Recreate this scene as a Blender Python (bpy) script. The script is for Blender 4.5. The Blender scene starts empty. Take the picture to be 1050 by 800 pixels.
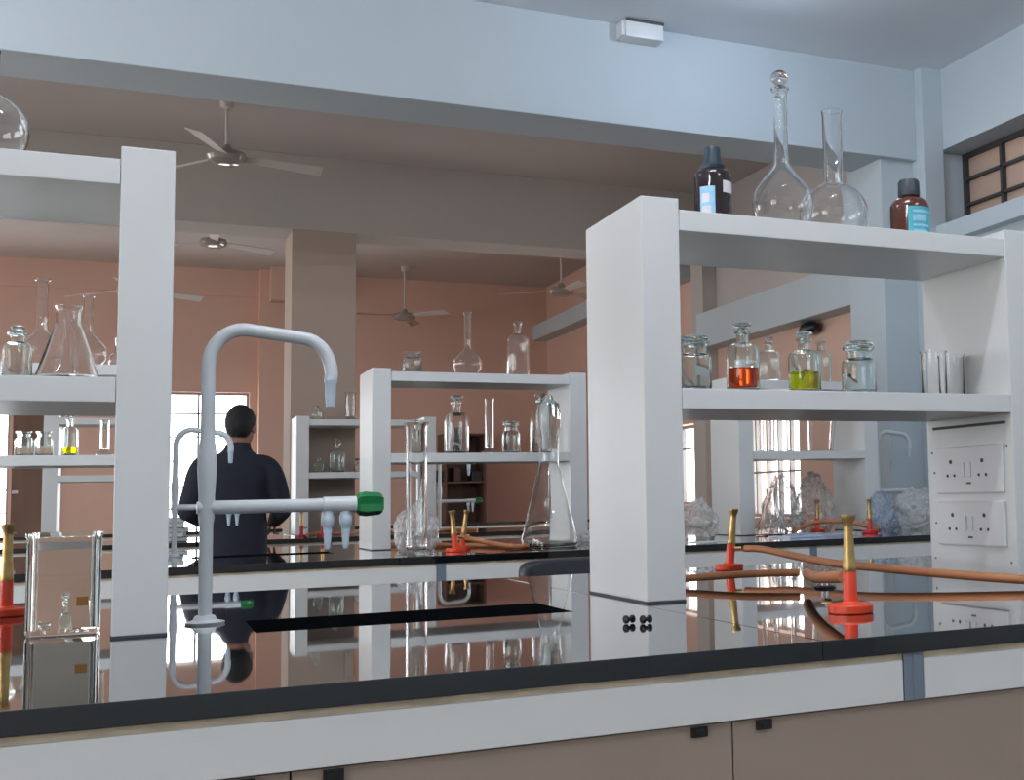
import bpy, bmesh, math, random
from mathutils import Vector, Matrix, noise
random.seed(7)
S = 1.3            # metres per layout unit
ZB = 0.692         # bench top height in layout units (z = 0 is the bench top)
scn = bpy.context.scene
COL = scn.collection
PI = math.pi

# ------------------------------------------------------------------ materials
def mat(name):
    m = bpy.data.materials.new(name); m.use_nodes = True
    nt = m.node_tree
    for n in list(nt.nodes): nt.nodes.remove(n)
    out = nt.nodes.new('ShaderNodeOutputMaterial')
    return m, nt, out

def lin(c):
    return tuple(((x / 12.92) if x <= 0.04045 else ((x + 0.055) / 1.055) ** 2.4) for x in [v / 255 for v in c]) + (1,)

def pbr(name, rgb, rough=0.5, metal=0.0, spec=0.5, var=0.0, vscale=8.0, bump=0.0, bscale=60.0, coat=0.0, stretch=None):
    m, nt, out = mat(name)
    p = nt.nodes.new('ShaderNodeBsdfPrincipled')
    c = lin(rgb)
    p.inputs['Base Color'].default_value = c
    p.inputs['Roughness'].default_value = rough
    p.inputs['Metallic'].default_value = metal
    p.inputs['Specular IOR Level'].default_value = spec
    p.inputs['Coat Weight'].default_value = coat; p.inputs['Coat Roughness'].default_value = .02; p.inputs['Coat IOR'].default_value = 1.45
    nt.links.new(p.outputs[0], out.inputs[0])
    if var or bump:
        tc = nt.nodes.new('ShaderNodeTexCoord')
        mp = nt.nodes.new('ShaderNodeMapping')
        if stretch: mp.inputs['Scale'].default_value = stretch
        nt.links.new(tc.outputs['Object'], mp.inputs[0])
    if var:
        nz = nt.nodes.new('ShaderNodeTexNoise'); nz.inputs['Scale'].default_value = vscale
        nz.inputs['Detail'].default_value = 5
        nt.links.new(mp.outputs[0], nz.inputs['Vector'])
        r = nt.nodes.new('ShaderNodeValToRGB')
        r.color_ramp.elements[0].position = .3; r.color_ramp.elements[1].position = .7
        r.color_ramp.elements[0].color = tuple(x * (1 - var) for x in c[:3]) + (1,)
        r.color_ramp.elements[1].color = tuple(min(1, x * (1 + var)) for x in c[:3]) + (1,)
        nt.links.new(nz.outputs['Fac'], r.inputs[0]); nt.links.new(r.outputs[0], p.inputs['Base Color'])
    if bump:
        nb = nt.nodes.new('ShaderNodeTexNoise'); nb.inputs['Scale'].default_value = bscale
        nt.links.new(mp.outputs[0], nb.inputs['Vector'])
        b = nt.nodes.new('ShaderNodeBump'); b.inputs['Strength'].default_value = bump
        b.inputs['Distance'].default_value = .01
        nt.links.new(nb.outputs['Fac'], b.inputs['Height']); nt.links.new(b.outputs[0], p.inputs['Normal'])
    return m

def clear(name, tint=(.93, .95, .95), edge=.8, base=.05, power=3.0, rough=.03, gl=(1, 1, 1), bump=0.0, bscale=30):
    """thin clear sheet: see-through face on, mirror-like at grazing angles"""
    m, nt, out = mat(name)
    t = nt.nodes.new('ShaderNodeBsdfTransparent'); t.inputs[0].default_value = tint + (1,)
    g = nt.nodes.new('ShaderNodeBsdfGlossy'); g.inputs[0].default_value = gl + (1,); g.inputs['Roughness'].default_value = rough
    lw = nt.nodes.new('ShaderNodeLayerWeight'); lw.inputs[0].default_value = .5
    pw = nt.nodes.new('ShaderNodeMath'); pw.operation = 'POWER'; pw.inputs[1].default_value = power
    mr = nt.nodes.new('ShaderNodeMapRange'); mr.inputs['To Min'].default_value = base; mr.inputs['To Max'].default_value = edge
    mx = nt.nodes.new('ShaderNodeMixShader')
    nt.links.new(lw.outputs['Facing'], pw.inputs[0]); nt.links.new(pw.outputs[0], mr.inputs['Value'])
    nt.links.new(mr.outputs[0], mx.inputs[0]); nt.links.new(t.outputs[0], mx.inputs[1]); nt.links.new(g.outputs[0], mx.inputs[2])
    nt.links.new(mx.outputs[0], out.inputs[0])
    if bump:
        tc = nt.nodes.new('ShaderNodeTexCoord')
        nb = nt.nodes.new('ShaderNodeTexNoise'); nb.inputs['Scale'].default_value = bscale; nb.inputs['Detail'].default_value = 4
        nt.links.new(tc.outputs['Object'], nb.inputs['Vector'])
        b = nt.nodes.new('ShaderNodeBump'); b.inputs['Strength'].default_value = bump; b.inputs['Distance'].default_value = .03
        nt.links.new(nb.outputs['Fac'], b.inputs['Height'])
        for n in (g, lw): nt.links.new(b.outputs[0], n.inputs['Normal'])
    return m

def emit(name, rgb, s):
    m, nt, out = mat(name)
    e = nt.nodes.new('ShaderNodeEmission'); e.inputs[0].default_value = lin(rgb); e.inputs[1].default_value = s
    nt.links.new(e.outputs[0], out.inputs[0]); return m

M = {}
M['granite'] = pbr('black granite', (19, 21, 25), .03, spec=.45, var=.3, vscale=120, coat=1.0)
M['granite_edge'] = M['granite']
M['laminate'] = pbr('white laminate', (222, 224, 222), .32, var=.02, vscale=3)
M['rubber_dark'] = pbr('dark rubber strip', (70, 74, 76), .6)
M['taupe'] = pbr('taupe laminate', (158, 141, 128), .45, var=.04, vscale=4)
M['cream'] = pbr('cream plywood edge', (205, 190, 165), .6, var=.25, vscale=14, stretch=(1, 1, 8))
M['postgrey'] = pbr('blue grey metal', (125, 136, 150), .4, metal=.2)
M['black'] = pbr('black plastic', (22, 23, 26), .35)
M['wallwhite'] = pbr('white wall paint', (194, 204, 208), .75, var=.03, vscale=1.5, bump=.05, bscale=90)
M['ceillit'] = pbr('lamplit ceiling paint', (232, 236, 240), .8, var=.02, vscale=1.2)  # same ceiling, coloured lighter for the lamplight in the near bay
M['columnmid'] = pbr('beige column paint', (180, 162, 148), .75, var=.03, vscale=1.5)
M['ceil'] = pbr('ceiling paint', (198, 189, 183), .8, var=.03, vscale=1.2)  # same ceiling, coloured darker for the shade of the far bays
M['peach'] = pbr('peach wall paint', (220, 182, 163), .7, var=.04, vscale=1.2, bump=.04, bscale=90)
M['column'] = pbr('grey wall paint', (188, 180, 172), .75, var=.03, vscale=1.5)
M['floor'] = pbr('grey floor tile', (150, 140, 130), .25, var=.08, vscale=5)
M['tapwhite'] = pbr('white powder coated brass', (214, 218, 220), .28)
M['nozzle'] = pbr('pale blue plastic nozzle', (196, 212, 224), .35)
M['green'] = pbr('green tap knob', (10, 116, 58), .35)
M['steel'] = pbr('brushed steel', (170, 172, 174), .3, metal=1)
M['brass'] = pbr('brass', (196, 164, 108), .38, metal=1, var=.15, vscale=40)
M['burner'] = pbr('orange red enamel', (232, 74, 40), .35)
M['burnerred'] = pbr('pinkish red enamel', (205, 52, 56), .35)
M['tube'] = pbr('tan rubber tube', (188, 124, 84), .5, var=.1, vscale=18)
def solid_glass(name, col, ior=1.45, rough=.0):
    m, nt, out = mat(name)
    g = nt.nodes.new('ShaderNodeBsdfGlass'); g.inputs['IOR'].default_value = ior; g.inputs['Roughness'].default_value = rough
    g.inputs['Color'].default_value = col + (1,); nt.links.new(g.outputs[0], out.inputs[0]); return m
M['glass'] = solid_glass('clear glass', (.985, .99, .99))
M['glassg'] = solid_glass('faint green glass', (.95, .98, .975))
M['glasssolid'] = solid_glass('solid moulded glass', (.97, .98, .97), 1.48, .01)
M['glassthick'] = clear('thick moulded glass', tint=(.9, .9, .89), edge=.9, base=.08, power=2.2, rough=.06)
M['pane'] = clear('window pane', tint=(.96, .97, .98), base=.04, edge=.6, power=5, rough=.01)
def bagmat(name, tr, white, gl=1.0, rough=.1):
    m, nt, out = mat(name)
    t = nt.nodes.new('ShaderNodeBsdfTransparent'); t.inputs[0].default_value = tr + (1,)
    p = nt.nodes.new('ShaderNodeBsdfPrincipled'); p.inputs['Base Color'].default_value = white + (1,); p.inputs['Roughness'].default_value = rough; p.inputs['Coat Weight'].default_value = gl
    tc = nt.nodes.new('ShaderNodeTexCoord'); nz = nt.nodes.new('ShaderNodeTexNoise'); nz.inputs['Scale'].default_value = 8; nz.inputs['Detail'].default_value = 1.5; nz.inputs['Distortion'].default_value = 2.0
    b = nt.nodes.new('ShaderNodeBump'); b.inputs['Strength'].default_value = 1; b.inputs['Distance'].default_value = .04
    lw = nt.nodes.new('ShaderNodeLayerWeight'); mr = nt.nodes.new('ShaderNodeMapRange'); mr.inputs['To Min'].default_value = .26; mr.inputs['To Max'].default_value = .62
    mx = nt.nodes.new('ShaderNodeMixShader')
    L = nt.links.new
    L(tc.outputs['Object'], nz.inputs['Vector']); L(nz.outputs['Fac'], b.inputs['Height']); L(b.outputs[0], p.inputs['Normal']); L(b.outputs[0], lw.inputs['Normal'])
    L(lw.outputs['Facing'], mr.inputs['Value']); L(mr.outputs[0], mx.inputs[0]); L(t.outputs[0], mx.inputs[1]); L(p.outputs[0], mx.inputs[2]); L(mx.outputs[0], out.inputs[0])
    return m
M['bag'] = clear('clear crumpled plastic', tint=(.86, .85, .84), edge=.85, base=.22, power=1.4, rough=.16, bump=1.0, bscale=16)
M['bagblue'] = clear('bluish crumpled plastic', tint=(.72, .78, .86), edge=.85, base=.3, power=1.4, rough=.18, gl=(.9, .95, 1), bump=1.0, bscale=18)
M['bag'] = bagmat('clear crumpled plastic bag', (.95, .94, .93), (.92, .91, .9))
M['bagblue'] = bagmat('bluish crumpled plastic bag', (.82, .87, .94), (.6, .68, .78))
M['orange'] = clear('orange red liquid', tint=(.90, .26, .07), edge=.5, base=.05, power=3, rough=.05, gl=(1, .6, .3))
M['yellow'] = clear('yellow liquid', tint=(.95, .86, .06), edge=.5, base=.05, power=3, rough=.05, gl=(1, .95, .4))
def liquid(name, tint, col, f):
    m, nt, out = mat(name)
    t = nt.nodes.new('ShaderNodeBsdfTransparent'); t.inputs[0].default_value = tint + (1,)
    d = nt.nodes.new('ShaderNodeBsdfDiffuse'); d.inputs[0].default_value = col + (1,)
    l = nt.nodes.new('ShaderNodeBsdfTranslucent'); l.inputs[0].default_value = col + (1,)
    a = nt.nodes.new('ShaderNodeMixShader'); a.inputs[0].default_value = .5
    b = nt.nodes.new('ShaderNodeMixShader'); b.inputs[0].default_value = f
    nt.links.new(d.outputs[0], a.inputs[1]); nt.links.new(l.outputs[0], a.inputs[2])
    nt.links.new(t.outputs[0], b.inputs[1]); nt.links.new(a.outputs[0], b.inputs[2]); nt.links.new(b.outputs[0], out.inputs[0])
    return m
M['orange'] = solid_glass('orange red liquid', (.95, .30, .07), 1.2)
M['yellow'] = solid_glass('yellow liquid', (.98, .93, .04), 1.2)
M['darkglass'] = pbr('dark brown glass', (34, 22, 26), .08, spec=.7)
M['amber'] = pbr('amber glass', (86, 48, 36), .1, spec=.7)
M['capblue'] = pbr('dark teal cap', (30, 52, 66), .4)
M['capgrey'] = pbr('dark grey cap', (52, 58, 66), .45)
M['lblblue'] = pbr('pale blue label', (150, 200, 226), .5, var=.15, vscale=50)
M['lblwhite'] = pbr('white label', (226, 222, 226), .5, var=.06, vscale=70)
M['lblteal'] = pbr('teal label', (78, 172, 184), .5, var=.2, vscale=45)
M['lblpink'] = pbr('faded label', (190, 165, 168), .5, var=.1, vscale=50)
M['amberglint'] = pbr('painted amber reflection', (160, 112, 52), .4)
M['wood'] = pbr('brown wood', (112, 84, 66), .5, var=.25, vscale=5, stretch=(1, 1, .15))
M['wooddark'] = pbr('dark wood', (104, 78, 66), .55, var=.2, vscale=6)
M['frame'] = pbr('dark window frame', (62, 62, 62), .5)
M['framewhite'] = pbr('grey window frame', (150, 146, 142), .5)
M['frost'] = pbr('tan frosted pane', (196, 166, 146), .35, var=.06, vscale=3)
M['socket'] = pbr('off white moulded plastic', (222, 222, 224), .3)
M['hole'] = pbr('dark pin hole', (74, 70, 70), .7)
M['fan'] = pbr('cream fan enamel', (206, 196, 188), .6)
M['fanshell'] = pbr('grey fan enamel', (156, 146, 138), .12, coat=.5)
M['fandark'] = pbr('dark fan metal', (66, 64, 64), .25, metal=.6)
M['cushion'] = pbr('black leatherette', (40, 45, 52), .42, bump=.06, bscale=160)
M['jacket'] = pbr('navy jacket cloth', (34, 37, 50), .85, var=.15, vscale=25, bump=.15, bscale=200)
M['trousers'] = pbr('dark trousers', (40, 40, 46), .85)
M['skin'] = pbr('brown skin', (142, 98, 78), .55)
M['hair'] = pbr('black hair', (24, 22, 24), .7, var=.4, vscale=70, bump=.5, bscale=140)
M['eye'] = pbr('eye white', (225, 220, 214), .2)
M['lip'] = pbr('lips', (128, 76, 68), .5)
M['shoe'] = pbr('black shoe', (28, 26, 26), .4)
M['paper'] = pbr('white paper', (228, 230, 234), .6, var=.04, vscale=9)
M['bluesheet'] = pbr('bluish polythene sheet', (176, 190, 208), .25, bump=.5, bscale=14)
M['book'] = pbr('dark cover', (52, 50, 54), .5)
M['sinkdark'] = pbr('black ceramic sink', (26, 29, 36), .2)
M['lamp'] = emit('lamp glow', (238, 243, 255), 114.0)
M['bulb'] = emit('bulb glow', (205, 224, 252), 340.0)

# ------------------------------------------------------------------ mesh helpers
def BM(): return bmesh.new()

def box(bm, x0, x1, y0, y1, z0, z1, bev=0.0):
    r = bmesh.ops.create_cube(bm, size=1)
    vs = r['verts']
    for v in vs:
        v.co = Vector((x0 + (v.co.x + .5) * (x1 - x0), y0 + (v.co.y + .5) * (y1 - y0), z0 + (v.co.z + .5) * (z1 - z0)))
    if bev:
        es = list({e for v in vs for e in v.link_edges})
        bmesh.ops.bevel(bm, geom=es, offset=bev, segments=2, profile=.6, affect='EDGES')
    return bm

def lathe(bm, prof, seg=28, cx=0, cy=0, cz=0, axis=None, start=0.0, arc=2 * PI):
    """prof: list of (r, z); axis: optional matrix applied about the origin before the offset"""
    full = abs(arc - 2 * PI) < 1e-6
    n = seg if full else seg + 1
    rings = []
    for r, z in prof:
        ring = []
        if r < 1e-6 and full:
            p = Vector((0, 0, z)); p = axis @ p if axis else p
            ring = [bm.verts.new(p + Vector((cx, cy, cz)))]
        else:
            for i in range(n):
                a = start + arc * i / seg
                p = Vector((r * math.cos(a), r * math.sin(a), z)); p = axis @ p if axis else p
                ring.append(bm.verts.new(p + Vector((cx, cy, cz))))
        rings.append(ring)
    for a, b in zip(rings, rings[1:]):
        m = n if full else n - 1
        for i in range(m):
            j = (i + 1) % n
            if len(a) == 1 and len(b) == 1: continue
            if len(a) == 1: bm.faces.new((a[0], b[i], b[j]))
            elif len(b) == 1: bm.faces.new((a[i], a[j], b[0]))
            else: bm.faces.new((a[i], a[j], b[j], b[i]))
    return bm

def smoothpath(pts, k=6):
    """Catmull-Rom through the points"""
    P = [Vector(p) for p in pts]
    P = [P[0] * 2 - P[1]] + P + [P[-1] * 2 - P[-2]]
    out = []
    for i in range(1, len(P) - 2):
        a, b, c, d = P[i - 1], P[i], P[i + 1], P[i + 2]
        for j in range(k):
            t = j / k
            out.append(.5 * ((2 * b) + (c - a) * t + (2 * a - 5 * b + 4 * c - d) * t * t + (3 * b - a - 3 * c + d) * t ** 3))
    out.append(P[-2]); return out

def tube(bm, pts, rad, seg=12):
    P = [Vector(p) for p in pts]
    R = rad if isinstance(rad, (list, tuple)) else [rad] * len(P)
    rings, u = [], None
    for i, p in enumerate(P):
        t = (P[min(i + 1, len(P) - 1)] - P[max(i - 1, 0)]).normalized()
        if u is None:
            u = t.orthogonal().normalized()
        else:
            u = (u - t * u.dot(t)).normalized()
        w = t.cross(u)
        rings.append([bm.verts.new(p + (u * math.cos(2 * PI * k / seg) + w * math.sin(2 * PI * k / seg)) * R[i]) for k in range(seg)])
    for a, b in zip(rings, rings[1:]):
        for k in range(seg):
            j = (k + 1) % seg
            bm.faces.new((a[k], a[j], b[j], b[k]))
    bm.faces.new(list(reversed(rings[0]))); bm.faces.new(rings[-1])
    return bm

def shell(prof, t):
    """outer outline plus an inner wall, so that blown glass has a real thickness"""
    k = max(range(len(prof)), key=lambda i: prof[i][1])
    out = prof[:k + 1]
    inn = []
    for r, z in reversed(out):
        q = min(t, r * .35)
        inn.append((max(r - q, 0), z))
    zb = out[0][1]
    inn = [(r, max(z, zb + t * 1.2)) for r, z in inn]
    inn[0] = (inn[0][0], out[-1][1])
    return out + inn

def mesh_from(name, bm, m, smooth=True, angle=35):
    me = bpy.data.meshes.new(name)
    bmesh.ops.recalc_face_normals(bm, faces=bm.faces)
    bm.to_mesh(me); bm.free()
    me.materials.append(m if not isinstance(m, str) else M[m])
    if smooth:
        for p in me.polygons: p.use_smooth = True
        try: me.set_sharp_from_angle(angle=math.radians(angle))
        except Exception: pass
    return me

def O(name, bm, m, parent=None, loc=(0, 0, 0), rot=(0, 0, 0), smooth=True, angle=35):
    me = mesh_from(name, bm, m, smooth, angle) if not isinstance(bm, bpy.types.Mesh) else bm
    o = bpy.data.objects.new(name, me); COL.objects.link(o)
    o.parent = parent; o.location = loc; o.rotation_euler = rot
    return o

def tag(o, label, cat, group=None, kind=None):
    if label: o['label'] = label
    if cat: o['category'] = cat
    if group: o['group'] = group
    if kind: o['kind'] = kind
    return o

def T(name, label, cat, loc=(0, 0, 0), rz=0, group=None):
    e = bpy.data.objects.new(name, None); COL.objects.link(e)
    e.location = loc; e.rotation_euler = (0, 0, rz); e.empty_display_size = .05
    return tag(e, label, cat, group)

def dup(root, loc, label, group=None, rz=None):
    r = root.copy(); COL.objects.link(r); r.location = loc
    if rz is not None: r.rotation_euler = (0, 0, rz)
    r['label'] = label
    if group: r['group'] = group
    for ch in list(root.children):
        c = ch.copy(); COL.objects.link(c); c.parent = r
        for g in list(ch.children):
            d = g.copy(); COL.objects.link(d); d.parent = c
    return r

def ST(name, bm, m, label=None, cat=None, smooth=False):
    o = O(name, bm, m, smooth=smooth)
    return tag(o, label, cat, None, 'structure')

# ------------------------------------------------------------------ the room
FL = -ZB; CE = 2.18; XL, XR = -3.6, 3.39; YN, YB = -3.0, 11.07
ST('floor', box(BM(), XL - .2, XR + .35, YN - .2, YB + .2, FL - .1, FL), 'floor', 'grey tiled laboratory floor', 'floor')
ST('ceiling', box(BM(), XL - .2, XR + .35, YN - .2, 4.85, CE, CE + .1), 'ceillit', 'ceiling of the nearest bay above the first beam, lamplight painted in', 'ceiling')
ST('ceiling', box(BM(), XL - .2, XR + .35, 4.85, YB + .2, CE, CE + .1), 'ceil', 'ceiling of the far bays beyond the first beam, shade painted in', 'ceiling')

def wall_with_holes(axis, c0, c1, a0, a1, z0, z1, holes):
    """slab between planes c0..c1; holes = [(a0,a1,z0,z1)] sorted along the wall"""
    bm = BM()
    def put(p, q, r, s):
        if q - p < 1e-5 or s - r < 1e-5: return
        if axis == 'y': box(bm, c0, c1, p, q, r, s)
        else: box(bm, p, q, c0, c1, r, s)
    cur = a0
    for (h0, h1, k0, k1) in holes:
        put(cur, h0, z0, z1); put(h0, h1, z0, k0); put(h0, h1, k1, z1); cur = h1
    put(cur, a1, z0, z1)
    return bm

# right wall: white near bay, peach beyond the first column, windows cut through
cler = (2.9, 4.682, 1.41, 1.787)
w2 = (6.145, 7.0, .02, .66); w3 = (7.47, 8.95, .10, .665)
ST('wall_right', wall_with_holes('y', XR, XR + .3, YN, 5.05, FL, CE, [cler]), 'wallwhite', 'white right wall of the near bay around the high window', 'wall')
ST('wall_right', wall_with_holes('y', XR, XR + .3, 5.05, 7.3, FL, 1.3, [w2]), 'peach', 'peach right wall of the middle bay behind the shelf units', 'wall')
ST('wall_right', box(BM(), XR, XR + .3, 5.05, 7.3, 1.3, CE), 'ceil', 'beige grey upper right wall above the lintel band', 'wall')  # pale upper wall, shares the shade-darkened colour of the far ceiling
ST('wall_right', wall_with_holes('y', XR, XR + .3, 7.3, YB, FL, CE, [w3]), 'peach', 'peach right wall of the farthest bay beyond the grey column', 'wall')
wb1 = (-2.3, -.985, -.1, 1.125); wb2 = (.134, .765, -.1, 1.125); wb3 = (1.045, 1.36, -.2, .9)
ST('wall_back', wall_with_holes('x', YB, YB + .25, XL, XR, FL, CE, [wb1, wb2, wb3]), 'peach', 'peach far wall with barred windows', 'wall')
wl = [(-1.8, .4, .1, 1.2), (1.2, 4.2, .1, 1.2), (5.2, 7.0, .1, 1.2), (7.9, 10.2, .1, 1.2)]  # unseen windows, added to throw cool light from the left
ST('wall_left', wall_with_holes('y', XL - .25, XL, YN, YB, FL, CE, wl), 'peach', 'left wall of the laboratory outside the view', 'wall')
ST('wall_front', box(BM(), XL, XR, YN - .2, YN, FL, CE), 'wallwhite', 'white wall behind the viewer', 'wall')

# beams across the room
def beam(y0, y1, x1, m, label): ST('ceiling_beam', box(BM(), XL, x1, y0, y1, 1.74, CE, .004), m, label, 'beam')
beam(4.70, 5.0, 3.276, 'wallwhite', 'white nearest ceiling beam crossing the top of the picture')
beam(7.24, 7.54, XR, 'column', 'grey second ceiling beam above the middle column')
# columns
ST('column', box(BM(), 3.095, XR, 4.74, 5.05, FL, CE, .003), 'wallwhite', 'white square column at the right wall under the nearest beam', 'column')
ST('column', box(BM(), 3.276, XR, 4.64, 4.74, FL, CE, .003), 'wallwhite', 'narrow white pilaster beside the high right window', 'column')
ST('column', box(BM(), .715, 1.07, 7.24, 7.62, FL, 1.74, .003), 'columnmid', 'grey beige column in the middle of the room under the second beam', 'column')
ST('column', box(BM(), 3.29, XR, 7.24, 7.43, FL, 1.74, .003), 'column', 'grey column at the right wall under the second beam', 'column')
ST('column', box(BM(), .83, 1.03, YB - .12, YB, FL, CE, .003), 'peach', 'shallow peach pilaster on the far wall left of the middle column', 'column')
ST('trim_1', box(BM(), .905, 1.05, YB - .3, YB - .12, 1.89, CE, .003), 'peach', 'peach boxed bracket at the top of the far pilaster', 'trim')
# ledges along the right wall
ST('trim_2', box(BM(), 3.25, XR, 5.05, 7.26, 1.13, 1.36, .004), 'wallwhite', 'white lintel band on the right wall between the columns', 'trim')
ST('trim_3', box(BM(), 3.25, XR, 7.54, YB, 1.66, 1.80, .004), 'wallwhite', 'pale ledge high on the right wall of the far bay', 'trim')
ST('trim_4', box(BM(), 3.33, XR + .16, 2.9, 4.682, 1.325, 1.41, .003), 'wallwhite', 'white sill under the high right window', 'trim')
ST('trim_5', box(BM(), XL, .83, YB - .02, YB, 1.95, CE), 'peach', 'peach cornice strip on the far wall', 'trim')
for (x0, z) in ((1.4, .62), (1.4, .50)):
    pass

# windows
def barwindow(n, axis, c, a0, a1, z0, z1, va, hz, fm, pane, label, t=.02, d=.04):
    fr = BM()
    def put(bm, p, q, r, s, dd=d):
        if axis == 'y': box(bm, c, c + dd, p, q, r, s)
        else: box(bm, p, q, c, c + dd, r, s)
    put(fr, a0, a0 + t, z0, z1); put(fr, a1 - t, a1, z0, z1); put(fr, a0 + t, a1 - t, z0, z0 + t); put(fr, a0 + t, a1 - t, z1 - t, z1)
    w = tag(O('window_%d' % n, fr, fm, smooth=False), label, 'window', None, 'structure')
    mb = BM()
    for v in va: put(mb, v - t * .4, v + t * .4, z0 + t, z1 - t, d * .8)
    for h in hz: put(mb, a0 + t, a1 - t, h - t * .3, h + t * .3, d * .55)
    O('glazing_bars', mb, fm, w, smooth=False)
    pb = BM()
    cc = c + d * .6
    if axis == 'y': box(pb, cc, cc + .006, a0 + t, a1 - t, z0 + t, z1 - t)
    else: box(pb, a0 + t, a1 - t, cc, cc + .006, z0 + t, z1 - t)
    O('glass_pane', pb, pane, w, smooth=False)
    return w

barwindow(1, 'y', XR + .14, *cler, [4.39, 4.08, 3.77, 3.46, 3.15], [1.535, 1.66], 'frame', 'frost', 'high right window with dark bars and tan panes', t=.022)
barwindow(2, 'y', XR + .1, *w2, [6.3, 6.45, 6.6, 6.75, 6.9], [.3], 'framewhite', 'pane', 'bright barred window on the right wall behind the far shelf unit')
barwindow(3, 'y', XR + .1, *w3, [8.1, 8.5], [.5], 'framewhite', 'pane', 'bright window on the right wall beyond the grey column')
barwindow(4, 'x', YB + .06, *wb1, [-1.65, -1.3], [.151, .33, .548, .751, .946], 'framewhite', 'pane', 'bright window on the far wall at the left edge')
barwindow(5, 'x', YB + .06, *wb2, [.372], [.151, .33, .548, .751, .946], 'framewhite', 'pane', 'bright barred window on the far wall behind the person')
barwindow(6, 'x', YB + .06, *wb3, [], [.10, .33, .548, .751], 'framewhite', 'pane', 'narrow bright window strip beside the middle column')
for i, h in enumerate(wl):
    barwindow(7 + i, 'y', XL - .15, *h, [h[0] + (h[1] - h[0]) * k / 4 for k in (1, 2, 3)], [.5, .85], 'framewhite', 'pane', 'added left wall window outside the view, number %d from the front' % (i + 1))
# door and cupboard against the far wall
dr = BM(); box(dr, -.96, -.70, YB - .05, YB - .005, FL, .93, .002)
d1 = tag(O('door_1', dr, 'wood', smooth=False), 'brown wooden door on the far wall at the left', 'door', None, 'structure')
O('door_hinge', box(box(BM(), -.955, -.915, YB - .056, YB - .05, .30, .325), -.955, -.915, YB - .056, YB - .05, -.03, -.005), 'steel', d1, smooth=False)
O('door_lintel', box(BM(), -.98, -.68, YB - .03, YB - .004, .93, .96), 'wood', d1, smooth=False)

cp = T('wooden_rack', 'brown open wooden rack against the far wall behind the row of benches', 'rack', (2.53, YB - .2, FL))
for x in (-.18, .165): O('side_panel', box(BM(), x, x + .015, -.15, .17, 0, .76 - FL), 'wooddark', cp, smooth=False)
for z in (.05, .32 - FL, .56 - FL, .745 - FL): O('shelf', box(BM(), -.165, .165, -.15, .17, z, z + .015), 'wood', cp, smooth=False)
O('back_panel', box(BM(), -.165, .165, .155, .17, .065, .745 - FL), 'wooddark', cp, smooth=False)
for i, (x, w, h, mm) in enumerate(((-.11, .07, .10, 'book'), (-.03, .06, .12, 'wooddark'), (.06, .09, .09, 'book'))):
    tag(O('storage_box', box(BM(), x - w / 2, x + w / 2, -.08, .08, 0, h, .004), mm, None, (2.53 + x * 0.95, YB - .2, .336), smooth=False),
        ('dark storage box at the left of the rack shelf', 'brown storage box in the middle of the rack shelf', 'wide dark storage box at the right of the rack shelf')[i], 'box', 'boxes on the wooden rack')
cd = tag(O('wall_conduit', tube(BM(), [(1.37, YB - .012, .55), (2.3, YB - .012, .545)], .009, 8), 'wooddark'), 'thin brown conduit running along the peach far wall', 'conduit')

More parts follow.
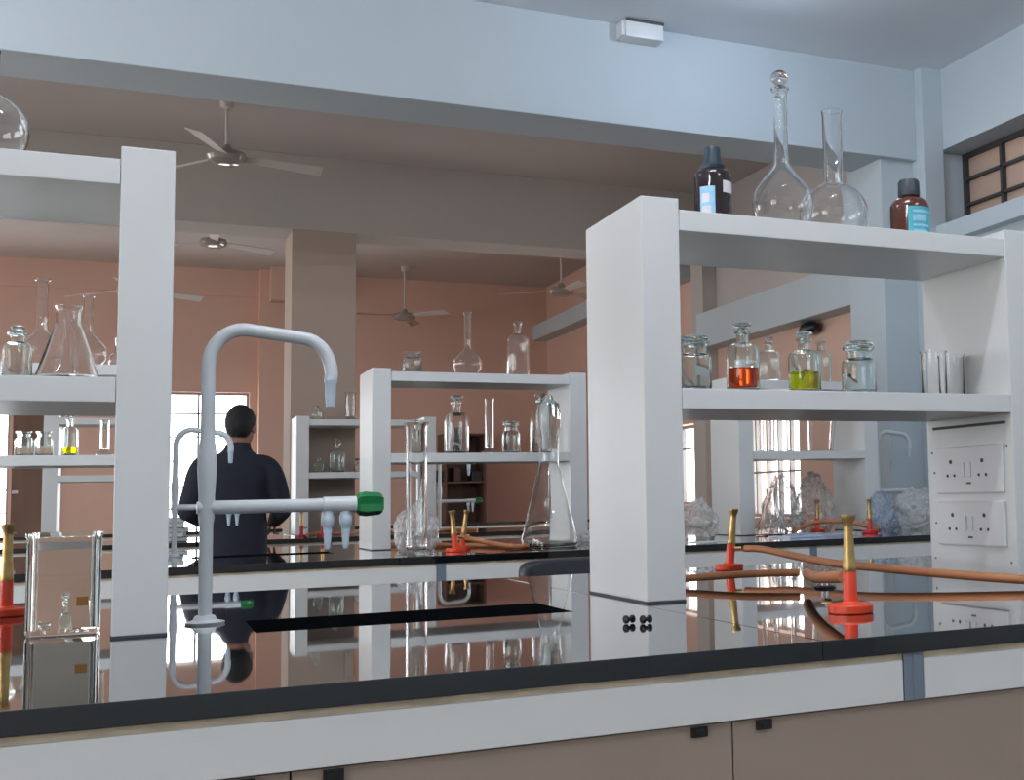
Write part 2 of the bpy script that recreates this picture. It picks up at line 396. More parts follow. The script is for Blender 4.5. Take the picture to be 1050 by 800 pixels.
# ------------------------------------------------------------------ benches
def bench(label, yb, yk, detail, X1=3.08):
    t = T('lab_bench', label, 'bench', (0, yb, 0))
    L = yk - yb
    X0, XS = -1.6, .684
    sx0, sx1, sy0, sy1 = .13, .565, .525, .715
    zt = -.0223
    # one continuous slab with the sink opening
    b = BM()
    xs = [X0, sx0, sx1, XS - .0004]; ys = [0, sy0, sy1, L]
    vt = {}
    for k, z in enumerate((zt, 0)):
        for i, x in enumerate(xs):
            for j, y in enumerate(ys): vt[i, j, k] = b.verts.new((x, y, z))
    for i in range(3):
        for j in range(3):
            if (i, j) == (1, 1): continue
            for k in (0, 1): b.faces.new((vt[i, j, k], vt[i + 1, j, k], vt[i + 1, j + 1, k], vt[i, j + 1, k]))
    def side(p, q): b.faces.new((vt[p + (0,)], vt[q + (0,)], vt[q + (1,)], vt[p + (1,)]))
    for i in range(3): side((i, 0), (i + 1, 0)); side((i, 3), (i + 1, 3))
    for j in range(3): side((0, j), (0, j + 1)); side((3, j), (3, j + 1))
    side((1, 1), (2, 1)); side((1, 2), (2, 2)); side((1, 1), (1, 2)); side((2, 1), (2, 2))
    bmesh.ops.recalc_face_normals(b, faces=b.faces)
    ed = [e for e in b.edges if e.is_manifold and e.calc_face_angle(0) > 1 and not (sx0 - .01 < e.verts[0].co.x < sx1 + .01 and sy0 - .01 < e.verts[0].co.y < sy1 + .01)]
    bmesh.ops.bevel(b, geom=ed, offset=.0013, segments=2, profile=.6, affect='EDGES')
    O('worktop_slab', b, 'granite', t, smooth=False)
    O('worktop_slab', box(BM(), XS + .0004, X1, 0, L, zt, 0, .0013), 'granite', t, smooth=False)
    # sink basin under the opening
    s = BM()
    box(s, sx0 - .012, sx0, sy0 - .012, sy1 + .012, -.19, zt - .0006); box(s, sx1, sx1 + .012, sy0 - .012, sy1 + .012, -.19, zt - .0006)
    box(s, sx0, sx1, sy0 - .012, sy0, -.19, zt - .0006); box(s, sx0, sx1, sy1, sy1 + .012, -.19, zt - .0006)
    box(s, sx0, sx1, sy0, sy1, -.19, -.178)
    sk = O('sink_basin', s, 'sinkdark', t, smooth=False)
    O('drain', lathe(BM(), [(0, 0), (.022, 0), (.024, .003), (.014, .004), (.012, .001), (0, .001)], 20, (sx0 + sx1) / 2, (sy0 + sy1) / 2, -.177), 'steel', sk)
    # aprons: white panels between blue-grey posts, cream plywood strip under the stone
    posts = [-.66, .795, 2.10]
    prev = X0 + .02
    for p in posts + [X1 - .02]:
        O('apron_panel', box(BM(), prev, p - .001, .006, .022, -.0774, -.0306, .001), 'laminate', t, smooth=False)
        O('plywood_strip', box(BM(), prev, p - .001, .0075, .022, -.0302, zt - .0004), 'cream', t, smooth=False)
        if p in posts:
            O('corner_post', box(box(BM(), p, p + .027, .005, .024, -.0774, zt - .0004), p + .0125, p + .0145, .004, .006, -.0774, zt - .0004), 'postgrey', t, smooth=False)
        prev = p + .028
    O('rear_apron', box(BM(), X0 + .02, X1 - .02, L - .022, L - .008, -.10, zt - .0004), 'laminate', t, smooth=False)
    for x in (X0 + .06, .35, X1 - .1):
        for y in ((.62, L - .12) if detail else (.10, L - .12)):
            O('leg', box(BM(), x, x + .04, y, y + .04, FL, (zt if x != .35 else -.20), .002), 'postgrey', t, smooth=False)
    return t

BEN = [bench('nearest black topped laboratory bench filling the foreground', 1.198, 2.565, True),
       bench('second black topped laboratory bench, just behind the foreground bench', 3.742, 5.15, False),
       bench('third black topped laboratory bench, beyond the person in the dark jacket', 6.29, 7.22, False),
       bench('farthest black topped laboratory bench near the far wall', 8.98, 10.40, False)]

cab = [(-1.236, 'taupe base cabinet under the bench at the far left'), (-.783, 'taupe base cabinet beneath the stone edge left of the frame corner'),
       (-.33, 'taupe base cabinet under the bench below the glass jar'), (.123, 'taupe base cabinet under the bench below the sink'),
       (.576, 'taupe base cabinet under the grey post of the bench'), (1.029, 'taupe base cabinet under the bench at the right edge')]
for x, lab in cab[2:5]:
    c = T('base_cabinet', lab, 'cabinet', (x, 1.212, FL), 0, 'base cabinets under the near bench')
    W = .453; top = .692 - .079
    O('carcass', box(BM(), .002, W - .002, .016, .48, .06, top - .002, .001), 'taupe', c, smooth=False)
    O('plinth', box(BM(), .01, W - .01, .04, .46, 0, .06), 'black', c, smooth=False)
    d = O('door', box(BM(), .0009, W - .0009, 0, .0155, .065, top - .001, .0008), 'taupe', c, smooth=False)
    for hx in (.028, W - .050):
        hb = BM(); box(hb, hx, hx + .019, -.0045, 0, top - .013, top - .002, .001); box(hb, hx + .005, hx + .014, -.006, -.0045, top - .010, top - .005, .0006)
        O('catch', hb, 'black', d, smooth=False)

# ------------------------------------------------------------------ reagent shelf units
H = .647; D = .272; ZT = .6295; ZT2 = .595; ZM = .338; ZM2 = .305
def rack(label, x0, x1, y, z=0, pw=.0655, sockets=False, H=H):
    t = T('reagent_shelf_unit', label, 'shelf unit', (x0, y, z), 0, 'white reagent shelf units on the benches')
    W = x1 - x0
    for px in (0, W - pw):
        p = O('upright', box(BM(), px, px + pw, 0, D, .0028, H, .0018), 'laminate', t, smooth=False)
        O('base_strip', box(BM(), px - .0008, px + pw + .0008, -.0008, D + .0008, .0002, .0028), 'rubber_dark', p, smooth=False)
    O('top_shelf', box(BM(), pw + .0006, W - pw - .0006, .001, D - .001, ZT2, ZT, .0015), 'laminate', t, smooth=False)
    O('middle_shelf', box(BM(), pw + .0006, W - pw - .0006, .001, D - .001, ZM2, ZM, .0015), 'laminate', t, smooth=False)
    # fixing screws on the inner faces
    if sockets:
        sx = W - pw
        for (z0, z1, nm) in ((.158, .25, 'upper'), (.058, .143, 'lower')):
            pl = O('socket_plate', box(BM(), sx - .007, sx - .0002, .026, .236, z0, z1, .0025), 'socket', t, smooth=False)
            zc = (z0 + z1) / 2
            for yc in (.085, .185):
                for dy, dz, r in ((0, .016, .0040), (-.011, -.011, .0030), (.011, -.011, .0030)):
                    O('pin_hole', lathe(BM(), [(0, .0012), (r, .0012), (r, -.001)], 12, sx - .007, yc + dy, zc + dz, Matrix.Rotation(-PI / 2, 3, 'Y')), 'hole', pl)
            for yc in (.128, .148):
                O('rocker_switch', box(BM(), sx - .0095, sx - .007, yc - .008, yc + .008, zc - .014, zc + .014, .001), 'socket', pl, smooth=False)
            O('rating_mark', box(BM(), sx - .0075, sx - .007, .122, .136, zc - .028, zc - .0245), 'hole', pl, smooth=False)
        O('gap_strip', box(BM(), sx - .005, sx - .0002, .02, .245, .286, .291), 'rubber_dark', t, smooth=False)  # dark strip standing in for the dark gap below the shelf
        for yy, zz in ((.018, .245), (.256, .24), (.018, .03), (.256, .03), (.25, .2), (.25, .1)):
            O('fixing_screw', lathe(BM(), [(0, .0012), (.0024, .0012), (.0024, -.0005)], 10, sx - .0002, yy, zz, Matrix.Rotation(-PI / 2, 3, 'Y')), 'postgrey', t)
    return t
Y1, Y2, Y3 = 1.769, 4.364, 6.96
rack('white shelf unit on the near bench cut off by the left edge', -.764, .0258, Y1)
rack('large white shelf unit with sockets at the right of the near bench', .699, 1.489, Y1, sockets=True)
rack('white shelf unit on the second bench seen behind the left foreground upright', -.764, .0258, Y2)
rack('white shelf unit at the centre of the second bench behind the green knob', .7005, 1.489, Y2, H=.640)
rack('white shelf unit on the second bench seen through the right foreground unit', 2.13, 2.79, Y2)
rack('narrow white shelf unit on the third bench at the left, lowest in view', -.474, .0258, Y3)
rack('white shelf unit on the third bench in front of the middle column', .720, 1.4725, Y3)

# ------------------------------------------------------------------ water taps
def tap(label, x, y):
    t = T('water_tap', label, 'tap', (x, y, 0), 0, 'white gooseneck taps with green knobs')
    O('base_flange', lathe(BM(), [(0, 0), (.026, 0), (.027, .003), (.016, .006), (.013, .012), (0, .012)], 24), 'tapwhite', t)
    O('riser', lathe(BM(), [(.0090, .004), (.0092, .14), (.0108, .15), (.0108, .182), (.0115, .195), (.0130, .222), (.0125, .245), (.0102, .262), (.0096, .27)], 20), 'tapwhite', t)
    pts = [(0, 0, .265), (0, 0, .37)]
    for a in range(1, 9):
        an = PI - a * PI / 16; pts.append((.048 + .048 * math.cos(an), 0, .37 + .055 * math.sin(an)))
    for a in range(0, 9):
        an = PI / 2 - a * PI / 16; pts.append((.128 + .042 * math.cos(an), 0, .360 + .055 * math.sin(an)))
    pts.append((.1685, 0, .352))
    O('gooseneck', tube(BM(), pts, .0096, 16), 'tapwhite', t)
    O('spout_tip', lathe(BM(), [(.0094, .356), (.0097, .350), (.0080, .346), (.0078, .330), (.0065, .312), (.004, .312), (.0035, .34)], 16, .1688, 0, 0), 'nozzle', t)
    rt = Matrix.Rotation(PI / 2, 3, 'Y')
    O('outlet_arm', lathe(BM(), [(0, -.013), (.0085, -.013), (.0098, -.009), (.0098, .15), (.0103, .152), (.0103, .158), (.0122, .160), (.0122, .207), (0, .207)], 20, 0, 0, .165, rt), 'tapwhite', t)
    k = BM()
    pr = [(.0, .206), (.010, .206), (.0165, .211), (.0185, .222), (.0165, .242), (.0135, .246), (0, .247)]
    n = 10; rings = []
    for r, z in pr:
        ring = []
        for i in range(n):
            a = 2 * PI * i / n; rr = r * (1.08 if i % 2 == 0 else .80)
            ring.append(k.verts.new((z, rr * math.cos(a), .165 + rr * math.sin(a))))
        rings.append(ring)
    for a, b in zip(rings, rings[1:]):
        for i in range(n): k.faces.new((a[i], a[(i + 1) % n], b[(i + 1) % n], b[i]))
    bmesh.ops.remove_doubles(k, verts=k.verts, dist=1e-5)
    kn = O('knob', k, 'green', t, smooth=False); kn['label'] = 'green faceted knob'
    for dx in (.166, .192):
        pr = [(0, .160), (.0080, .160), (.0080, .150), (.0092, .147), (.0092, .139), (.0078, .134)]
        z = .134; r = .0070
        for i in range(5):
            pr += [(r, z - .0015), (r * .86, z - .0064)]; z -= .0066; r *= .9
        pr += [(r * .8, z - .002), (r * .45, z - .002)]
        O('hose_nozzle', lathe(BM(), pr, 16, dx, 0, 0), 'nozzle', t)
    return t
T1 = tap('large white gooseneck tap with green knob by the foreground sink', .076, 1.903)
dup(T1, (.082, 4.47, 0), 'small white gooseneck tap on the second bench in front of the person')
dup(T1, (1.521, 7.09, 0), 'tiny white tap seen under the centre shelf unit, on the third bench')
dup(T1, (2.86, 4.48, 0), 'white tap whose green knob shows above the large plastic bag at the right')

# ------------------------------------------------------------------ glassware
def arc(r0, z0, r1, z1, n=6, kind='shoulder'):
    """quarter ellipse from (r0,z0) to (r1,z1): leaves vertically, arrives horizontally"""
    out = []
    for i in range(n + 1):
        a = PI / 2 * i / n
        if kind == 'shoulder': out.append((r1 + (r0 - r1) * math.cos(a), z0 + (z1 - z0) * math.sin(a)))
        else: out.append((r0 + (r1 - r0) * math.sin(a), z1 + (z0 - z1) * math.cos(a)))
    return out

def bottle_profile(r, h, nr, hb=.62, hs=.78, lip=1.35):
    p = [(0, .002), (r * .55, .002), (r * .85, .0005), (r * .96, h * .02), (r, h * .06), (r, h * hb)]
    p += arc(r, h * hb, nr * 1.05, h * hs)[1:]
    p += [(nr, h * (hs + .03)), (nr, h * .93), (nr * lip, h * .95), (nr * lip, h * .985), (nr * 1.05, h), (nr * .8, h * .99), (nr * .8, h * .9)]
    return p

GG = 'glass'
def reagent_bottle(label, x, y, z, r, h, group, stopper=None, liquid=None, lm=None, nr=None, gm='glassg', hb=.62, label_patch=None):
    nr = nr or r * .36
    t = T('reagent_bottle', label, 'bottle', (x, y, z + .0005), 0, group)
    O('glass_body', lathe(BM(), shell(bottle_profile(r, h, nr, hb, hb + .17), r * .075)), gm, t)
    if stopper == 'disc':
        O('stopper', lathe(BM(), [(0, h * .92), (nr * .75, h * .92), (nr * .8, h * 1.02), (nr * .6, h * 1.04), (nr * 1.5, h * 1.07), (nr * 1.6, h * 1.10), (nr * 1.2, h * 1.12), (0, h * 1.12)], 20), gm, t)
    elif stopper == 'ball':
        O('stopper', lathe(BM(), [(0, h * .92), (nr * .7, h * .92), (nr * .75, h * 1.01), (nr * .4, h * 1.03), (nr * .85, h * 1.07), (nr * .9, h * 1.10), (nr * .5, h * 1.14), (0, h * 1.15)], 20), gm, t)
    if liquid:
        rr = r * .915
        o = O('liquid', lathe(BM(), [(0, .0055), (rr * .8, .0055), (rr, h * .075), (rr, h * liquid), (0, h * liquid)]), lm, t)
    if label_patch:
        O('paper_label', lathe(BM(), [(r * 1.012, h * .2), (r * 1.012, h * .5)], 10, start=-2.4, arc=1.5), label_patch, t)
    return t

def wide_jar(label, x, y, z, r, h, group, lid=True, gm='glassg'):
    nr = r * .72
    t = T('specimen_jar', label, 'jar', (x, y, z + .0005), 0, group)
    p = [(0, .002), (r * .8, .001), (r * .95, h * .02), (r, h * .07), (r, h * .55)] + arc(r, h * .55, nr, h * .68)[1:] + \
        [(nr, h * .8), (nr * 1.28, h * .86), (nr * 1.28, h * .9), (nr * .95, h * .9), (nr * .9, h * .8)]
    O('glass_body', lathe(BM(), shell(p, r * .08)), gm, t)
    if lid:
        O('lid', lathe(BM(), [(0, h * .82), (nr * .85, h * .82), (nr * .9, h * .91), (nr * 1.15, h * .93), (nr * 1.2, h * .97), (nr * 1.0, h), (0, h * .99)], 24), gm, t)
    return t

def vol_flask(label, x, y, z, r, h, group, nr=None, stopper=False, hbulb=.45, gm='glass'):
    nr = nr or r * .22
    t = T('volumetric_flask', label, 'flask', (x, y, z + .0005), 0, group)
    p = [(0, .003), (r * .5, .002), (r * .72, .0005)]
    for i in range(1, 11):
        a = -.9 + i * (PI / 2 + .55) / 10
        p.append((r * math.cos(a) if a < 0 else r * math.cos(a) , 0))
    # pear outline: widest low, drawn up into the neck
    p = p[:3]
    zc = h * hbulb * .40
    for i in range(1, 7):
        a = -1.0 + i / 6.0
        p.append((r * (math.cos(a)), zc * (1 + math.sin(a) / math.sin(1.0))))
    zt = h * hbulb
    for i in range(1, 11):
        u = i / 10
        rr = nr + (r - nr) * (math.cos(u * PI) * .5 + .5) ** .8
        p.append((rr, zc + (zt - zc) * (u ** .95)))
    p += [(nr, h * .6), (nr, h * .97), (nr * 1.3, h * .985), (nr * 1.3, h), (nr * .85, h), (nr * .85, h * .96)]
    O('glass_body', lathe(BM(), shell(p, .0017), 36), gm, t)
    O('graduation_ring', lathe(BM(), [(nr * 1.02, h * .72), (nr * 1.02, h * .722)], 20), 'lblwhite', t)
    if stopper:
        s = nr
        O('stopper', lathe(BM(), [(0, h * .94), (s * .8, h * .94), (s * .85, h * 1.005), (s * .45, h * 1.015)] +
          [(s * 1.25 * math.sin(a), h * 1.015 + s * 1.2 * (1 - math.cos(a))) for a in [.35 + k * (PI - .35) / 8 for k in range(9)]], 20), gm, t)
    return t

def round_flask(label, x, y, z, r, h, group, nr):
    t = T('round_flask', label, 'flask', (x, y, z + .0005), 0, group)
    p = [(0, .004), (r * .45, .002)]
    zc = r * .92
    a0 = -math.acos(.5)
    a1 = math.acos(nr * 1.12 / r)
    for i in range(15):
        a = a0 + (a1 - a0) * i / 14
        p.append((r * math.cos(a), max(.001, zc + r * .98 * math.sin(a))))
    p += [(nr, zc + r * 1.04), (nr * 1.04, h * .97), (nr * 1.1, h * .985), (nr * 1.1, h)]
    O('glass_body', lathe(BM(), shell(p, .0020), 36), 'glass', t)
    return t

def conical_flask(label, x, y, z, r, h, group, nr, liquid=None, lm=None, name='conical_flask'):
    t = T(name, label, 'flask', (x, y, z + .0005), 0, group)
    p = [(0, .003), (r * .8, .002), (r * .93, .0006), (r, h * .03), (r * .985, h * .08), (nr * 1.12, h * .72), (nr, h * .76), (nr, h * .95), (nr * 1.1, h * .97), (nr * 1.12, h)]
    O('glass_body', lathe(BM(), shell(p, .0020), 36), 'glass', t)
    O('scale_marks', lathe(lathe(BM(), [(r * .80, h * .27), (r * .795, h * .275)], 8, start=-2.2, arc=.5), [(r * .63, h * .45), (r * .625, h * .455)], 8, start=-2.2, arc=.5), 'lblwhite', t)
    if liquid: O('liquid', lathe(BM(), [(0, .004), (r * .94, .004), (r * .97, h * .05), (r * .95, h * liquid), (0, h * liquid)]), lm, t)
    return t

def beaker(label, x, y, z, r, h, group, name='beaker', cat='beaker'):
    o = O(name, lathe(BM(), shell([(0, .002), (r * .9, .001), (r, h * .06), (r, h * .95), (r * 1.08, h * .98), (r * 1.08, h)], r * .07), 28), 'glass', None, (x, y, z + .0005))
    return tag(o, label, cat, group)

def cylinder(label, x, y, z, r, h, group):
    t = T('measuring_cylinder', label, 'cylinder', (x, y, z + .0005), 0, group)
    O('glass_tube', lathe(BM(), shell([(0, .0202), (r, .0202), (r, h * .96), (r * 1.2, h)], r * .12), 24), 'glass', t)
    O('foot', lathe(BM(), [(0, 0), (r * 1.75, 0), (r * 1.8, .006), (r * 1.2, .012), (r * .7, .02), (0, .02)], 24), 'glassthick', t)
    return t

def tubes_glass(label, x, y, z, r, h, group, lean=0):
    b = lathe(BM(), shell([(0, 0), (r * .6, .001), (r, .006), (r, h * .985), (r * 1.12, h)], r * .16), 18)
    o = O('glass_tube', b, 'glass', None, (x, y, z + .0005), (0, lean, 0))
    return tag(o, label, 'tube', group)

# -- top of the right foreground unit
bt = T('reagent_bottle', 'black reagent bottle with teal cap on top of the right shelf unit', 'bottle', (.869, 1.86, ZT + .0005))
r = .0325
O('body', lathe(BM(), [(0, 0), (r * .9, 0), (r, .003), (r, .082)] + arc(r, .082, .017, .098)[1:] + [(.016, .104), (0, .104)], 32), 'darkglass', bt)
O('neck_ring', lathe(BM(), [(.015, .096), (.021, .098), (.022, .104), (.019, .108), (.0, .108)], 28), 'capblue', bt)
cb = BM(); lathe(cb, [(0, .106), (.0178, .106), (.0170, .113), (.0145, .120), (.0140, .134), (.0125, .137), (0, .137)], 28)
O('cap', cb, 'capblue', bt)
O('blue_label', lathe(BM(), [(r * 1.01, .004), (r * 1.01, .062)], 10, start=-2.75, arc=.85), 'lblblue', bt)['label'] = 'pale blue paper label'
O('white_label', lathe(BM(), [(r * 1.012, .052), (r * 1.012, .073)], 10, start=-1.45, arc=.95), 'lblwhite', bt)['label'] = 'white strip label'
mk = BM()
lathe(mk, [(r * 1.02, .034), (r * 1.02, .050)], 8, start=-2.62, arc=.42); lathe(mk, [(r * 1.02, .012), (r * 1.02, .028)], 8, start=-2.62, arc=.5)
O('label_print', mk, 'lblwhite', bt)

gt = 'glassware on top of the right shelf unit'
vol_flask('tall volumetric flask with ball stopper on top of the right shelf unit', 1.011, 1.87, ZT, .0555, .265, gt, nr=.0125, stopper=True, hbulb=.50)
round_flask('wide round flask with open neck on top of the right shelf unit', 1.160, 1.94, ZT, .0645, .262, gt, .0185)
ab = T('reagent_bottle', 'brown amber bottle with teal label on top of the right shelf unit', 'bottle', (1.283, 1.87, ZT + .0005))
r = .037
O('body', lathe(BM(), [(0, 0), (r * .92, 0), (r, .003), (r, .066)] + arc(r, .066, .018, .086)[1:] + [(.0165, .092), (0, .092)], 32), 'amber', ab)
O('cap', lathe(BM(), [(0, .090), (.0205, .090), (.021, .094), (.0205, .117), (.018, .121), (0, .121)], 28), 'capgrey', ab)
O('teal_label', lathe(BM(), [(r * 1.01, .003), (r * 1.01, .064)], 14, start=-2.25, arc=1.75), 'lblteal', ab)['label'] = 'teal printed label'
mk = BM()
for z0, z1, a in ((.052, .057, 1.1), (.036, .048, .8), (.026, .030, 1.0), (.014, .020, .9)):
    lathe(mk, [(r * 1.018, z0), (r * 1.018, z1)], 8, start=-2.0, arc=a)
O('label_print', mk, 'lblblue', ab)

# -- middle shelf of the right foreground unit
gm_ = 'glassware on the middle shelf of the right unit'
wide_jar('wide mouthed clear jar beside the upright of the right shelf unit', .812, 1.825, ZM, .0285, .092, gm_)
reagent_bottle('glass bottle half full of orange red liquid', .902, 1.825, ZM, .0285, .106, gm_, 'disc', .38, 'orange')
reagent_bottle('glass bottle half full of bright yellow liquid', 1.021, 1.825, ZM, .0285, .096, gm_, 'disc', .38, 'yellow')
wide_jar('clear jar with flared lid right of the yellow bottle', 1.132, 1.825, ZM, .031, .094, gm_)
beaker('plain small beaker right of the flared jar', 1.325, 1.87, ZM, .024, .088, gm_)
beaker('faint beaker against the right upright of the right unit', 1.388, 1.90, ZM, .024, .086, gm_)
# -- second bench, right unit
gd = 'glassware of the second bench right unit'
reagent_bottle('clear bottle behind the orange bottle, on the shelf unit behind', 2.338, 4.48, ZT, .048, .172, gd, 'ball')
reagent_bottle('narrow clear bottle behind the yellow bottle, on the shelf unit behind', 2.590, 4.48, ZT, .044, .185, gd)
for i, (x, h, l, lb) in enumerate(((2.27, .21, 0, 'upright glass tube leftmost on the bright shelf'), (2.32, .22, .02, 'upright glass tube second on the bright shelf'),
                                   (2.40, .2, 0, 'upright glass tube before the window bars'), (2.5, .22, 0, 'slim glass tube standing alone at the middle'),
                                   (2.60, .15, .12, 'short leaning glass tube right on the bright shelf'))):
    tubes_glass(lb + ' of the far right unit', x, 4.44, ZM, .011, h, 'glass tubes on the far right shelf', l)
conical_flask('conical flask at the left foot of the far right shelf unit', 2.235, 4.30, 0, .066, .185, gd, .018)
tubes_glass('tall glass tube beside the conical flask of the far right unit', 2.30, 4.36, 0, .012, .24, gd, 0)
# -- second bench, centre unit
gc = 'glassware on the centre shelf unit'
wide_jar('small open jar on top of the centre shelf unit', .856, 4.45, ZT, .034, .09, gc, lid=False)
vol_flask('thin necked volumetric flask on top of the centre shelf unit', 1.057, 4.45, ZT, .053, .235, gc, nr=.0125, hbulb=.46)
reagent_bottle('tall clear bottle on top of the centre shelf unit', 1.249, 4.45, ZT, .042, .21, gc, None, hb=.60, nr=.013, gm='glass')
reagent_bottle('small stoppered bottle leftmost on the centre middle shelf', .872, 4.46, ZM, .035, .112, gc, 'ball')
reagent_bottle('largest bottle on the centre middle shelf, second from the left', 1.012, 4.43, ZM, .044, .19, gc, 'disc', gm='glass')
cylinder('slim measuring cylinder on the centre middle shelf', 1.133, 4.43, ZM, .0155, .203, gc)
wide_jar('rounded jar right of the slim cylinder on the centre shelf', 1.215, 4.43, ZM, .033, .122, gc)
reagent_bottle('bottle with faded label at the right of the centre shelf', 1.345, 4.47, ZM, .044, .205, gc, 'disc', label_patch='lblpink')
cylinder('very tall glass cylinder standing at the left of the centre unit', .793, 4.05, 0, .034, .425, gc)
cf = conical_flask('big conical flask with upturned stopper on the second bench', 1.268, 4.13, 0, .098, .375, gc, .034, .06, 'glassthick')
O('stopper', lathe(BM(), [(0, .34), (.029, .34), (.033, .375), (.036, .39), (.043, .43), (.044, .47), (.038, .50), (.018, .515), (.014, .53), (0, .53)], 24), 'glassg', cf)
# -- left units
ga = 'glassware on the left foreground shelf'
reagent_bottle('stoppered bottle at the left edge of the left foreground shelf', -.157, 1.83, ZM, .0175, .062, ga, 'ball', gm='glassg', nr=.009)
conical_flask('conical flask standing on the left foreground shelf', -.099, 1.83, ZM, .0375, .099, ga, .0150)
round_flask('round flask on top of the left foreground unit, cut by the left edge', -.205, 1.87, ZT, .052, .16, ga, .014)
ge = 'glassware on the second bench left unit'
vol_flask('slim volumetric flask behind the left foreground bottle', -.318, 4.47, ZT, .062, .285, ge, nr=.018, hbulb=.42)
vol_flask('volumetric flask half hidden behind the left conical flask', -.185, 4.47, ZT, .058, .238, ge, nr=.014, hbulb=.5)
round_flask('small round flask beside the left foreground upright', -.095, 4.565, ZT, .034, .11, ge, .013)
wide_jar('left one of two jars by the bright far window', -.355, 4.43, ZM, .026, .086, ge, lid=False)
wide_jar('right one of two jars by the bright far window', -.300, 4.43, ZM, .026, .086, ge, lid=False)
reagent_bottle('bottle with yellow liquid on the left background shelf', -.228, 4.43, ZM, .025, .118, ge, 'disc', .24, 'yellow')
cylinder('glass cylinder right of the yellow bottle on the left shelf', -.128, 4.43, ZM, .014, .115, ge)
tubes_glass('tall glass tube on the bench at the left edge', -.26, 2.37, 0, .018, .21, ge)
# -- third bench
g3 = 'glassware on the third bench shelf unit'
reagent_bottle('small bottle on top of the unit by the middle column', .838, 7.04, ZT, .029, .07, g3, 'ball')
cylinder('cylinder on top of the unit by the middle column', 1.014, 7.04, ZT, .028, .155, g3)
reagent_bottle('little bottle left on the shelf by the middle column', .847, 7.04, ZM, .028, .075, g3, 'ball')
reagent_bottle('big round shouldered bottle on the shelf by the middle column', .942, 7.04, ZM, .043, .165, g3, 'ball')
reagent_bottle('half hidden bottle right on the shelf by the middle column', 1.06, 7.04, ZM, .026, .06, g3)

# -- the square glass jar beside the left upright
gj = T('glass_tank', 'thick square glass jar on the near bench left of the upright', 'jar', (-.099, 1.885, .0005))
def rrect(w, d, rad, z, k=4):
    out = []
    for cx, cy, a0 in ((w - rad, d - rad, 0), (-w + rad, d - rad, PI / 2), (-w + rad, -d + rad, PI), (w - rad, -d + rad, 3 * PI / 2)):
        for i in range(k + 1):
            a = a0 + PI / 2 * i / k; out.append((cx + rad * math.cos(a), cy + rad * math.sin(a), z))
    return out
def loft(bm, rings, cap0=True, cap1=True):
    R = [[bm.verts.new(p) for p in r] for r in rings]
    n = len(R[0])
    for a, b in zip(R, R[1:]):
        for i in range(n): bm.faces.new((a[i], a[(i + 1) % n], b[(i + 1) % n], b[i]))
    if cap0: bm.faces.new(list(reversed(R[0])))
    if cap1: bm.faces.new(R[-1])
    return bm
w, d = .0435, .030
O('glass_body', loft(BM(), [rrect(w - .002, d - .002, .006, 0), rrect(w, d, .007, .004), rrect(w, d, .007, .128), rrect(w + .002, d + .002, .008, .132), rrect(w + .002, d + .002, .008, .136),
    rrect(w - .006, d - .006, .005, .136), rrect(w - .007, d - .007, .005, .124), rrect(w - .007, d - .007, .005, .009)], True, True), 'glasssolid', gj)
# -- amber patch: reflection of the tube behind, painted on the jar
O('amber_reflection', box(BM(), .016, .030, -d - .0006, -d - .0001, .038, .050), 'amberglint', gj, smooth=False)['label'] = 'small painted reflection of the tube behind'

# ------------------------------------------------------------------ bunsen burners, gas outlet and rubber tubes
def burner(label, x, y, m='burner', h=.135, lean=0, rz=0, group='bunsen burners'):
    t = T('bunsen_burner', label, 'burner', (x, y, 0), rz, group)
    O('base', lathe(BM(), [(0, .0003), (.0305, .0003), (.0315, .0015), (.0315, .0105), (.0300, .0125), (.013, .0135), (.0105, .016), (0, .016)], 32), m, t)
    rm = Matrix.Rotation(lean, 3, 'Y')
    O('stem', lathe(BM(), [(.0098, .013), (.0095, .054), (.0088, .0565), (.0, .0565)], 20, axis=rm), m, t)
    b = O('barrel', lathe(BM(), [(.0088, .0562), (.0094, .058), (.0094, .066), (.0088, .068), (.0074, h * .66), (.0070, h * .86), (.0078, h * .925), (.0104, h * .96), (.0108, h), (.0085, h), (.0065, h * .9), (.0065, h * .7), (0, h * .7)], 20, axis=rm), 'brass', t)
    O('gas_inlet', lathe(BM(), [(0, .006), (.0055, .006), (.0055, .014), (.004, .016), (.0045, .022), (.004, .028), (.0, .028)], 14, 0, 0, .047, Matrix.Rotation(PI / 2, 3, 'Y')), 'brass', t)
    return t
burner('orange red burner at the front of the near bench by the sockets', .875, 1.452, lean=.0, rz=1.27)
burner('leaning orange red burner at the back of the near bench', 1.16, 2.44, lean=.10, rz=-.5)
burner('orange red burner at the left edge of the near bench', -.20, 2.27, h=.146, rz=2.6)
burner('orange red burner on the second bench under the centre unit', .908, 3.99, lean=-.12, rz=.4)
burner('second burner close behind it under the centre unit', .965, 4.16, lean=.14, rz=-.3)
burner('pinkish red burner before the big plastic bag', 2.571, 4.10, 'burnerred', rz=2.8)
burner('burner half hidden behind the near burner top, under the far right unit', 2.56, 4.50, rz=2.6)
burner('left of the two small red burners on the third bench', .70, 6.50, 'burnerred')
burner('right of the two small red burners on the third bench', .80, 6.48, 'burnerred')

go = T('gas_outlet', 'round metal gas outlet on the near bench between the burners', 'gas outlet', (1.064, 1.85, 0))
O('foot_plate', lathe(BM(), [(0, .0003), (.019, .0003), (.0195, .002), (.016, .0045), (0, .0045)], 28), 'fandark', go)
for dx in (-.004, .006): O('stem', lathe(BM(), [(.0032, .004), (.0032, .022), (0, .022)], 12, dx, 0, 0), 'steel', go)
O('valve_body', tube(BM(), [(-.006, .004, .023), (.010, -.004, .024)], .0052, 12), 'brass', go)
O('valve_cap', lathe(BM(), [(0, .032), (.004, .032), (.0045, .027), (.003, .024)], 12, .004, 0, 0), 'steel', go)

